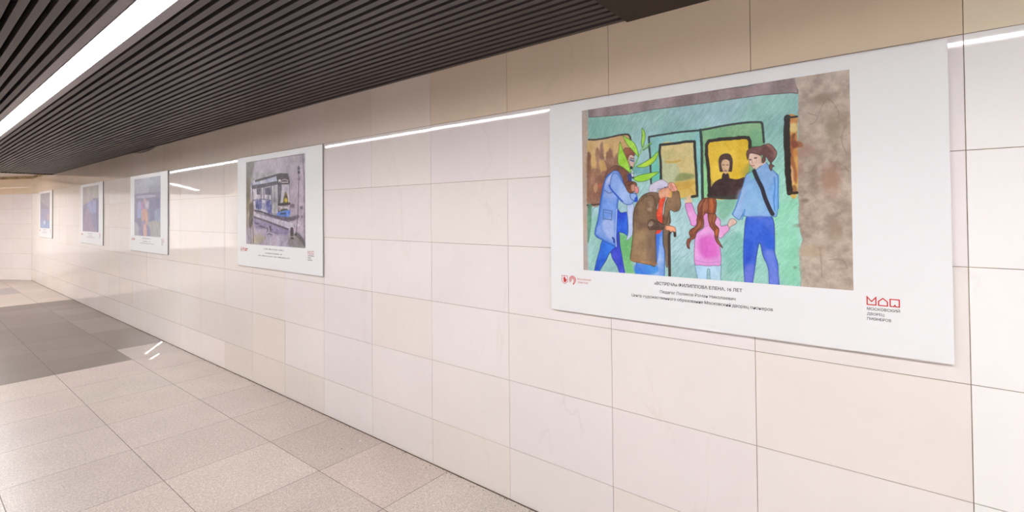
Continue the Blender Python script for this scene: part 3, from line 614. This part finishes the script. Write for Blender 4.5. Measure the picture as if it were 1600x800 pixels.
def picture_two():
    A = Painting(AW, AH, .0035, (176, 166, 178)); U, V = A.U, A.V
    t = fnoise(U, V, 5, 2)[..., None]; A.C = np.array([160, 150, 160.])*(1-t)+np.array([204, 194, 208.])*t
    A.fill(MM("-21,8 170,8 156,105 97,279 82,476 -8,475"), (84, 76, 66), (120, 108, 84), 6, soft=10, a=.85)
    A.fill(MM("-23,408 97,384 169,542 153,841 -9,853"), (130, 120, 96), (156, 146, 124), 6, soft=10, a=.8)
    A.fill(MM("112,147 256,123 367,143 475,123 632,120 645,176 367,206 141,228"), (150, 150, 150), (176, 174, 176), 10, soft=10, a=.7)
    A.fill(MM("568,-26 1158,8 1158,77 881,58 633,28"), (150, 140, 150), (170, 158, 164), 8, soft=14, a=.6)
    # street and kerb
    A.fill(MM("154,561 878,681 1176,722 1176,847 -9,853 22,707"), (168, 160, 180), (192, 186, 196), 7, soft=8, a=.9)
    A.fill(MM("169,568 433,612 878,687 865,729 630,734 500,686 226,684"), (136, 128, 164), (158, 150, 180), 9, soft=8, a=.8)
    A.fill(MM("197,749 406,757 365,815 153,835"), (170, 162, 130), a=.7, soft=12)
    A.fill(MM("877,728 1018,725 1176,790 1170,847 901,834"), (158, 154, 152), (134, 128, 128), 10, soft=10, a=.8)
    A.line(MM("1030,725 1109,758 1176,813"), .03, (104, 98, 100), .8)
    A.fill(MM("169,503 296,517 527,556 878,616 1076,632 1042,655 878,675 566,624 169,548"), (206, 200, 210), (180, 174, 190), 14, soft=2)
    A.line(MM("169,568 433,606 706,653 878,681"), .014, (92, 84, 100), .85)
    A.line(MM("226,523 527,565 706,586 902,610"), .008, (110, 100, 116), .7)
    # body of the vehicle
    A.fill(MM("134,215 670,165 880,170 898,207 909,367 902,545 707,544 553,537 169,503 140,411"), (190, 186, 196), (214, 210, 216), 12, edge=(84, 80, 94), ew=.008)
    A.fill(MM("141,209 367,187 658,167 670,226 367,251 141,264"), (176, 180, 200), (206, 208, 216), 20, soft=1)
    A.fill(MM("141,245 367,238 670,226 676,257 366,276 155,281"), (88, 84, 98), (112, 108, 120), 20, soft=2)
    A.line(MM("213,205 367,193 528,179 658,167 733,163 868,173"), .014, (70, 64, 72))
    A.fill(MM("658,167 758,163 868,171 894,207 898,263 708,252 670,220"), (84, 70, 78), (60, 52, 60), 30, soft=1)
    A.fill(MM("695,215 739,214 745,248 702,246"), (216, 210, 216)); A.line(MM("758,224 807,215 880,230"), .006, (190, 180, 186)); A.line(MM("758,242 880,245"), .007, (200, 190, 190))
    for (x0, x1) in ((205, 265), (335, 435)):
        pass
    A.fill(MM("234,284 322,281 318,344 241,342"), (122, 116, 134), (90, 84, 104), 50, sm=False); A.fill(MM("414,281 547,277 541,357 421,347"), (130, 128, 150), (96, 92, 116), 50, sm=False)
    A.line(MM("448,304 501,294 514,331 461,336 448,304"), .006, (84, 80, 104), sm=False)
    for s in (MM("332,275 336,390 331,491"), MM("394,277 396,391"), MM("554,271 556,419 550,531"), MM("606,267 618,421"), MM("134,228 148,346 169,496"), MM("683,239 688,386 694,532")):
        A.line(s, .011, (84, 82, 104), .9)
    A.fill(MM("689,252 758,260 745,375 707,520 681,519"), (110, 106, 112), (80, 76, 84), 16, a=.9, soft=3)
    A.fill(MM("212,406 345,393 345,479 283,497 219,477"), (66, 74, 140), (120, 126, 176), 34, soft=3, sm=False); A.fill(MM("427,411 540,401 550,525 500,537 434,493"), (70, 84, 160), (140, 148, 190), 34, soft=3, sm=False)
    A.fill(MM("345,434 420,436 427,492 352,485"), (150, 150, 176), a=.8, soft=3); A.fill(MM("573,296 657,287 656,531 579,531"), (186, 188, 186), (150, 150, 156), 20, a=.8, soft=3)
    A.line(MM("169,399 339,390 540,407"), .008, (110, 110, 150), .8)
    A.fill(MM("782,424 806,364 831,332 867,378 879,426 867,443 794,442"), (96, 84, 52), (150, 134, 54), 50, soft=2); A.fill(MM("806,412 837,389 861,414 843,437"), (206, 186, 66), soft=3)
    A.fill(MM("694,447 903,438 896,515 707,520"), (206, 200, 206), (150, 140, 150), 40, edge=(50, 44, 50), ew=.010); A.fill(MM("694,440 903,433 893,456 707,462"), (56, 48, 54)); A.fill(MM("744,496 854,491 866,515 744,520"), (84, 84, 74), soft=2)
    A.fill(MM("669,528 757,514 908,503 908,551 854,569 681,565"), (78, 118, 196), (110, 150, 210), 24, soft=2); A.line(MM("732,538 830,535"), .012, (40, 60, 110))
    A.line(MM("198,503 338,517 500,546 681,568"), .014, (70, 62, 84)); A.fill(MM("553,549 878,568 1054,551 1076,574 949,603 805,598 630,574"), (110, 100, 118), (84, 76, 92), 14, soft=5, a=.85)
    A.fill(MM("926,450 997,452 985,481 932,480"), (110, 100, 112), a=.8, soft=3); A.fill(MM("1094,476 1139,471 1139,497 1099,494"), (110, 104, 124), a=.8, soft=3); A.fill(MM("1110,557 1144,557 1138,574 1116,574"), (110, 100, 116), a=.7, soft=3)
    rs = random.Random(12)
    for k in range(34):
        x_ = .14+rs.random()*.52; y_ = .33+rs.random()*.26; l_ = rs.uniform(.03, .09)
        A.line(np.array([[x_, y_], [x_+rs.uniform(-.004, .004), y_+l_]]), rs.uniform(.003, .006), rs.choice(((70, 66, 86), (96, 92, 116), (226, 222, 228), (84, 92, 150))), .75, sm=False)
    for k in range(16):
        x_ = .12+rs.random()*.5; y_ = .60+(x_-.12)*.2+rs.random()*.03
        A.line(np.array([[x_, y_], [x_+.03, y_+.006], [x_+.07, y_+.012]]), .006, rs.choice(((70, 62, 80), (110, 100, 120))), .7)
    for k in range(14):
        x_ = .06+rs.random()*.10; y_ = .3+rs.random()*.5
        A.line(np.array([[x_, y_], [x_+rs.uniform(-.01, .01), y_+.05], [x_+rs.uniform(-.01, .01), y_+.1]]), .006, rs.choice(((84, 74, 66), (120, 108, 88))), .6)
    # pole with lamps, barrel, the walker at the left, animals
    A.line(MM("1073,112 1072,256 1066,372 1054,545 1024,719"), .007, (84, 78, 96)); A.fill(MM("1050,122 1070,106 1096,125 1090,141 1056,139"), (90, 84, 98)); A.fill(MM("1056,151 1090,153 1090,176 1056,174"), (64, 58, 72)); A.fill(MM("1056,215 1095,217 1090,240 1055,235"), (130, 124, 140))
    A.fill(MM("919,674 949,662 972,674 978,732 954,745 923,736"), (52, 48, 52), (84, 80, 84), 40); A.line(MM("931,762 978,764"), .012, (70, 64, 70)); A.fill(MM("995,723 1030,719 1030,734 995,735"), (44, 40, 46))
    A.fill(MM("82,436 126,421 162,434 155,477 169,509 154,568 161,594 125,666 74,673 59,607 81,548 64,489"), (92, 80, 72), (120, 106, 92), 30, soft=3); A.line(MM("154,639 161,743 168,821"), .010, (96, 84, 76)); A.line(MM("96,666 110,751"), .010, (120, 108, 98))
    A.fill(MM("460,668 480,674 473,712 460,715"), (80, 74, 88)); A.fill(MM("506,655 539,655 552,698 539,711 513,686"), (84, 78, 92)); A.line(MM("466,743 500,730 565,741"), .01, (110, 104, 116), .8)
    A.line(MM("1147,10 1152,117 1168,260 1170,773"), .012, (120, 112, 120), .7); A.line(MM("-14,12 367,2 759,1 1164,9"), .007, (96, 88, 88), .6)
    A.C += ((fnoise(U, V, 60, 3, .3, 1, 3)-.5)*2*16)[..., None]; A.C += ((fnoise(U, V, 18, 13, .3, 1, 3)-.5)*2*14)[..., None]
    A.C = 255*np.clip(((np.clip(A.C, 0, 255)/255)**1.25)*1.06-.01, 0, 1)
    return A.mesh('picture')

def picture_three():
    A = Painting(AW, AH, .005, (140, 140, 172)); U, V = A.U, A.V
    S = lambda t: np.array([[(float(a.split(',')[0]))*AW/100, (float(a.split(',')[1]))*AH/100] for a in t.split()])
    A.fill(S("0,0 100,0 100,48 0,48"), (160, 162, 182), (148, 154, 178), 5, sm=False)
    A.fill(S("62,0 100,0 100,60 70,60 62,40"), (122, 132, 156), (108, 118, 146), 5, soft=8, a=.8)
    A.fill(S("34,6 70,5 70,14 34,15"), (156, 170, 192), soft=4, a=.8)
    A.fill(S("0,26 100,26 100,80 0,80"), (92, 90, 130), (112, 108, 146), 6, sm=False, soft=4)
    A.fill(S("14,30 76,30 76,34 14,34"), (174, 168, 198), soft=3, a=.9)
    A.fill(S("62,38 96,36 96,76 62,78"), (66, 70, 122), (80, 88, 140), 6, sm=False, soft=2)
    A.fill(S("14,44 30,42 34,74 14,74"), (146, 150, 200), (120, 140, 196), 10, soft=6); A.fill(S("22,56 30,56 28,72 20,72"), (96, 140, 200), soft=5, a=.8)
    A.fill(S("28,44 38,44 38,70 30,66"), (176, 92, 164), (150, 92, 160), 10, soft=4)
    A.fill(S("42,40 56,40 58,52 44,52"), (190, 188, 206), (120, 110, 160), 20, soft=4)
    A.fill(S("80,58 100,54 100,78 84,76"), (150, 166, 196), (110, 130, 170), 10, soft=5, a=.8)
    A.fill(S("0,74 100,76 100,100 0,100"), (140, 142, 156), (158, 160, 162), 6, sm=False, soft=4); A.fill(S("62,76 100,76 100,100 60,100"), (156, 158, 156), (140, 142, 142), 6, soft=6)
    A.fill(S("0,70 36,70 34,80 22,86 12,78 0,76"), (88, 86, 132), soft=3)
    A.fill(S("30,56 50,54 54,70 50,82 38,82 30,72"), (204, 146, 112), (186, 130, 120), 10, soft=4); A.fill(S("28,80 40,72 48,80 62,86 60,100 26,100 18,92"), (92, 88, 136), (120, 108, 150), 10, soft=4)
    A.fill(S("38,82 48,80 50,100 38,100"), (206, 156, 140), soft=3); A.fill(S("38,34 46,36 46,44 38,44"), (170, 140, 150), soft=3)
    A.C += ((fnoise(U, V, 24, 3, .2, 1, 3)-.5)*2*14)[..., None]
    A.C = A.C*.80+np.array([196, 190, 204.])*.20  # haze of grazing reflections mixed into the colours
    return A.mesh('picture')
def picture_four():
    A = Painting(AW, AH, .006, (150, 146, 142)); U, V = A.U, A.V
    S = lambda t: np.array([[(float(a.split(',')[0]))*AW/100, (float(a.split(',')[1]))*AH/100] for a in t.split()])
    A.fill(S("0,0 100,0 100,60 0,60"), (138, 124, 136), (166, 160, 152), 4, sm=False)
    A.fill(S("30,0 100,0 100,28 70,30 40,40 20,36"), (176, 170, 156), (156, 154, 152), 5, soft=8)
    A.fill(S("0,42 30,36 60,32 70,26 90,28 100,26 100,100 0,100"), (92, 88, 136), (110, 104, 150), 5, sm=False, soft=3)
    A.fill(S("30,38 62,32 90,36 86,56 60,60 34,52"), (112, 124, 180), (136, 146, 196), 10, soft=6)
    A.fill(S("10,56 34,48 48,66 84,100 4,100"), (146, 118, 144), (128, 106, 140), 6, sm=False, soft=3); A.line(S("60,50 62,76"), .03, (130, 140, 190), .8)
    A.fill(S("84,40 100,36 100,100 92,100"), (74, 74, 124), soft=6, a=.8)
    A.C += ((fnoise(U, V, 24, 3, .2, 1, 3)-.5)*2*10)[..., None]
    A.C = A.C*.80+np.array([196, 190, 204.])*.20  # paled towards grey: reflection haze put into the paint
    return A.mesh('picture')
def picture_five():
    A = Painting(AW, AH, .006, (150, 146, 152)); U, V = A.U, A.V
    S = lambda t: np.array([[(float(a.split(',')[0]))*AW/100, (float(a.split(',')[1]))*AH/100] for a in t.split()])
    A.fill(S("0,0 100,0 100,40 0,40"), (140, 136, 148), (158, 154, 162), 4, sm=False)
    A.fill(S("0,20 40,32 100,44 100,52 0,48"), (112, 104, 124), (126, 116, 136), 5, sm=False, soft=6)
    A.fill(S("0,46 100,46 100,100 0,100"), (140, 130, 164), (128, 130, 172), 5, sm=False, soft=4)
    A.fill(S("0,76 100,78 100,100 0,100"), (112, 134, 180), (120, 150, 196), 6, sm=False, soft=5); A.fill(S("74,60 92,60 90,76 72,76"), (196, 156, 150), soft=6, a=.8)
    A.fill(S("36,82 50,78 56,86 44,90"), (206, 214, 226), soft=4)
    A.C += ((fnoise(U, V, 24, 3, .2, 1, 3)-.5)*2*8)[..., None]
    A.C = A.C*.80+np.array([196, 190, 204.])*.20  # reflective haze of the far board, blended into the picture colours
    return A.mesh('picture')


# ------------------------------------------------------------------ lettering
def text_mesh(body, width, bold=0.0):
    cu = bpy.data.curves.new('lettering', 'FONT'); cu.body = body; cu.size = 1; cu.offset = bold; cu.resolution_u = 3
    o = bpy.data.objects.new('lettering', cu); COL.objects.link(o)
    bpy.context.view_layer.update()
    me = bpy.data.meshes.new_from_object(o.evaluated_get(bpy.context.evaluated_depsgraph_get()))
    bpy.data.objects.remove(o)
    n = len(me.vertices); a = np.zeros(n*3, np.float32); me.vertices.foreach_get('co', a); a = a.reshape(-1, 3)
    x0, x1 = a[:, 0].min(), a[:, 0].max(); sc = width/(x1-x0)
    return me, a, x0, sc
def letter_block(name, rows, parent, m):
    for row in rows: letter_line(name, [row], parent, m)
def letter_line(name, rows, parent, m):
    """rows: (text, x left, baseline z, width, bold, height squeeze); one mesh, standing in the local xz plane"""
    vs = []; fs = []
    for (t, xl, zb, wd, bold, hs) in rows:
        me, a, x0, sc = text_mesh(t, wd, bold)
        k = len(vs)
        vs += [(xl+(p[0]-x0)*sc, 0, zb+p[1]*sc*hs) for p in a]
        fs += [tuple(k+i for i in p.vertices) for p in me.polygons]
        bpy.data.meshes.remove(me)
    me = bpy.data.meshes.new(name); me.from_pydata(vs, [], fs); me.materials.append(m)
    o = bpy.data.objects.new(name, me); COL.objects.link(o); o.parent = parent; o.location = (0, -BT-.0006, 0)
    return o
def outline(mb, P, w_, closed=True):
    """flat outline of constant width in the local xz plane, mitred"""
    n = len(P); P = [Vector((p[0], p[1])) for p in P]
    def off(i, s_):
        p = P[i]
        a = (P[i]-P[i-1]).normalized() if (closed or i > 0) else (P[1]-P[0]).normalized()
        b = (P[(i+1) % n]-P[i]).normalized() if (closed or i < n-1) else a
        na = Vector((-a.y, a.x)); nb = Vector((-b.y, b.x)); m_ = (na+nb); m_ = m_.normalized() if m_.length > 1e-6 else na
        return p+m_*(s_*w_/2/max(.35, m_.dot(na)))
    for i in range(n if closed else n-1):
        j = (i+1) % n
        q_ = [off(i, 1), off(j, 1), off(j, -1), off(i, -1)]
        mb.quad([(p.x, 0, p.y) for p in q_])

# ------------------------------------------------------------------ posters
PW, PH, BT = 1.68, 1.128, .012
board_mb = MB()
def poster(yc, zb, label, picture_mesh, readable):
    e = empty('poster', (0, yc, zb), math.radians(-90))
    tag(e, label, 'poster', 'exhibition posters along the tiled wall')
    b = MB(); b.box(-PW/2, PW/2, -BT, -.0008, 0, PH, 0)
    for i in range(len(b.f)):
        if i != 2: b.m[i] = 1
    o = b.build('board', [M_BOARD, M_EDGE], e)
    pic = bpy.data.objects.new('picture', picture_mesh); COL.objects.link(pic); pic.parent = e
    pic.location = (-.038+.0, -BT-.0004, AZ)
    # x in poster = viewer's right; centre of poster is y = .715
    cx = -.041
    if readable:
        letter_block('caption', [('«ВСТРЕЧА» ФИЛИППОВА ЕЛЕНА, 16 ЛЕТ', cx-.198, .1850, .396, .012, 1.0),
                                 ('Педагог Поляков Роман Николаевич', cx-.170, .1465, .340, .003, 1.0),
                                 ('Центр художественного образования Московский дворец пионеров', cx-.3165, .1175, .633, .004, 1.0)], e, M_INK)
    else:
        # lines too small to read in the photograph: uneven short strokes
        rr = random.Random(int(yc*10))
        for (xl, xr, zb_, hh) in ((-.20, .20, .186, .016), (-.165, .165, .147, .013), (-.315, .315, .118, .013)):
            q = MB(); x_ = cx+xl
            while x_ < cx+xr:
                w1 = rr.uniform(.004, .008); h1 = hh*rr.choice((1, .75, .75, .8))
                q.quad([(x_, 0, zb_), (x_+w1, 0, zb_), (x_+w1, 0, zb_+h1), (x_, 0, zb_+h1)])
                x_ += w1+rr.choice((.004, .004, .004, .012))
            q = q.build('caption', M_GREYINK, e); q.location = (0, -BT-.0006, 0)
    # red and rose emblems at lower left
    em = MB(); L0 = .715-1.483
    sh = [(L0, .190), (L0+.036, .190), (L0+.036, .158), (L0+.018, .146), (L0, .158)]
    outline(em, sh, .0025)
    em.quad([(L0+.013, 0, .184), (L0+.010, 0, .176), (L0+.012, 0, .156), (L0+.026, 0, .154), (L0+.024, 0, .166), (L0+.022, 0, .176), (L0+.020, 0, .184)][::-1])
    em.quad([(L0+.022, 0, .176), (L0+.031, 0, .168), (L0+.030, 0, .161), (L0+.023, 0, .163)])
    cxe, cze = L0+.068, .172
    for r_ in (.0195, .0135, .0075):
        pts = [(cxe+r_*math.cos(t), cze+r_*math.sin(t)) for t in np.linspace(-.75, math.pi*1.28, 26)]
        pts = [(cxe+(r_)*.35-.002, cze-.026-(.0195-r_)*-.2)]+pts if r_ > .008 else pts
        outline(em, pts, .0034, False)
    eo = em.build('emblem', M_RED if readable else M_ROSE, e); eo.location = (0, -BT-.0006, 0)
    if readable:
        letter_block('emblem_lettering', [('Московский', L0+.098, .1735, .082, 0, 1.05), ('транспорт', L0+.098, .1570, .068, 0, 1.05)], e, M_ROSE)
    else:
        q = MB()
        q.box(L0+.098, L0+.17, 0, .0001, .1735, .184); q.box(L0+.098, L0+.155, 0, .0001, .157, .167)
        q = q.build('emblem_lettering', M_ROSE, e); q.location = (0, -BT-.0006, 0)
    # three outlined red letters over dark lettering, lower right
    lg = MB(); X0 = .597; Z0 = .181; s_ = .0265
    outline(lg, [(X0, Z0), (X0+s_, Z0), (X0+s_, Z0+.028), (X0+s_/2, Z0+.012), (X0, Z0+.028)], .0036)
    X1 = X0+.0345
    outline(lg, [(X1, Z0), (X1+s_, Z0), (X1+s_, Z0+.015), (X1+s_/2, Z0+.027), (X1, Z0+.015)], .0036)
    X2 = X0+.0690
    outline(lg, [(X2, Z0), (X2+s_*.42, Z0), (X2+s_*.52, Z0+.005), (X2+s_*.62, Z0), (X2+s_, Z0), (X2+s_, Z0+.026), (X2, Z0+.026)], .0036)
    lo = lg.build('logo', M_RED if readable else M_ROSE, e); lo.location = (0, -BT-.0006, 0)
    if readable:
        letter_block('logo_lettering', [('МОСКОВСКИЙ', X0-.001, .1605, .0980, .004, 1.05), ('ДВОРЕЦ', X0-.001, .1420, .0520, .004, 1.05),
                                        ('ПИОНЕРОВ', X0-.001, .1235, .0720, .004, 1.05)], e, M_INK)
    else:
        q = MB()
        for (zb_, wd) in ((.1605, .098), (.142, .052), (.1235, .072)):
            x_ = X0
            while x_ < X0+wd: q.quad([(x_, 0, zb_), (x_+.006, 0, zb_), (x_+.006, 0, zb_+.010), (x_, 0, zb_+.010)]); x_ += .0095
        q = q.build('logo_lettering', M_GREYINK, e); q.location = (0, -BT-.0006, 0)
    return e
AZ = .229           # lower edge of the picture above the board's lower edge
PICS = [picture_one(), picture_two(), picture_three(), picture_four(), picture_five()]
poster(.715, 1.168, 'white poster of a teal watercolour train platform scene with several figures, nearest and largest', PICS[0], True)
poster(4.750, 1.172, 'white poster of a grey watercolour of a trolleybus in a street', PICS[1], False)
poster(8.590, 1.174, 'white poster of a violet picture with an orange and pink figure in its middle', PICS[2], False)
poster(11.890, 1.180, 'white poster of a blue picture crossed by a pink road below a beige sky', PICS[3], False)
poster(16.350, 1.185, 'white poster of a mauve and blue picture, hung last before the corner', PICS[4], False)

# ------------------------------------------------------------------ small litter
rr = random.Random(3)
p = MB()
pts = [(.006, .001), (.011, .006), (.007, .012), (.0, .013), (-.007, .009), (-.006, .002)]
for z_, sc_ in ((.0005, 1.0), (.006, .7)):
    pass
b0 = [(x_, y_, .0005) for x_, y_ in pts]; b1 = [(x_*.7+.001, y_*.7+.002, .006+.002*i % .003) for i, (x_, y_) in enumerate(pts)]
p.quad(b0[::-1]); p.quad(b1)
for i in range(6): p.quad([b0[i], b0[(i+1) % 6], b1[(i+1) % 6], b1[i]])
o = p.build('paper_scrap', M_PAPER); o.location = (-.105, 3.235, 0)
tag(o, 'tiny crumpled white paper scrap on the floor near the foot of the wall', 'litter')
d = MB()
for i in range(420):
    y_ = rr.uniform(1.6, 14); x_ = -abs(rr.gauss(0, .018))-.006; s_ = rr.uniform(.0012, .0045)
    if rr.random() < .08: x_ -= rr.random()*.25
    k = len(d.v)
    d.v += [(x_-s_, y_-s_, 0), (x_+s_, y_-s_*.6, 0), (x_+s_*.7, y_+s_, 0), (x_-s_*.8, y_+s_*.8, 0), (x_, y_, s_*.9)]
    for q_ in ((0, 1, 4), (1, 2, 4), (2, 3, 4), (3, 0, 4)): d.f.append(tuple(k+t for t in q_)); d.m.append(0); d.c.append((1, 1, 1))
tag(d.build('dirt', M_DIRT), 'dark crumbs of dirt gathered along the foot of the tiled wall', 'dirt', kind='stuff')
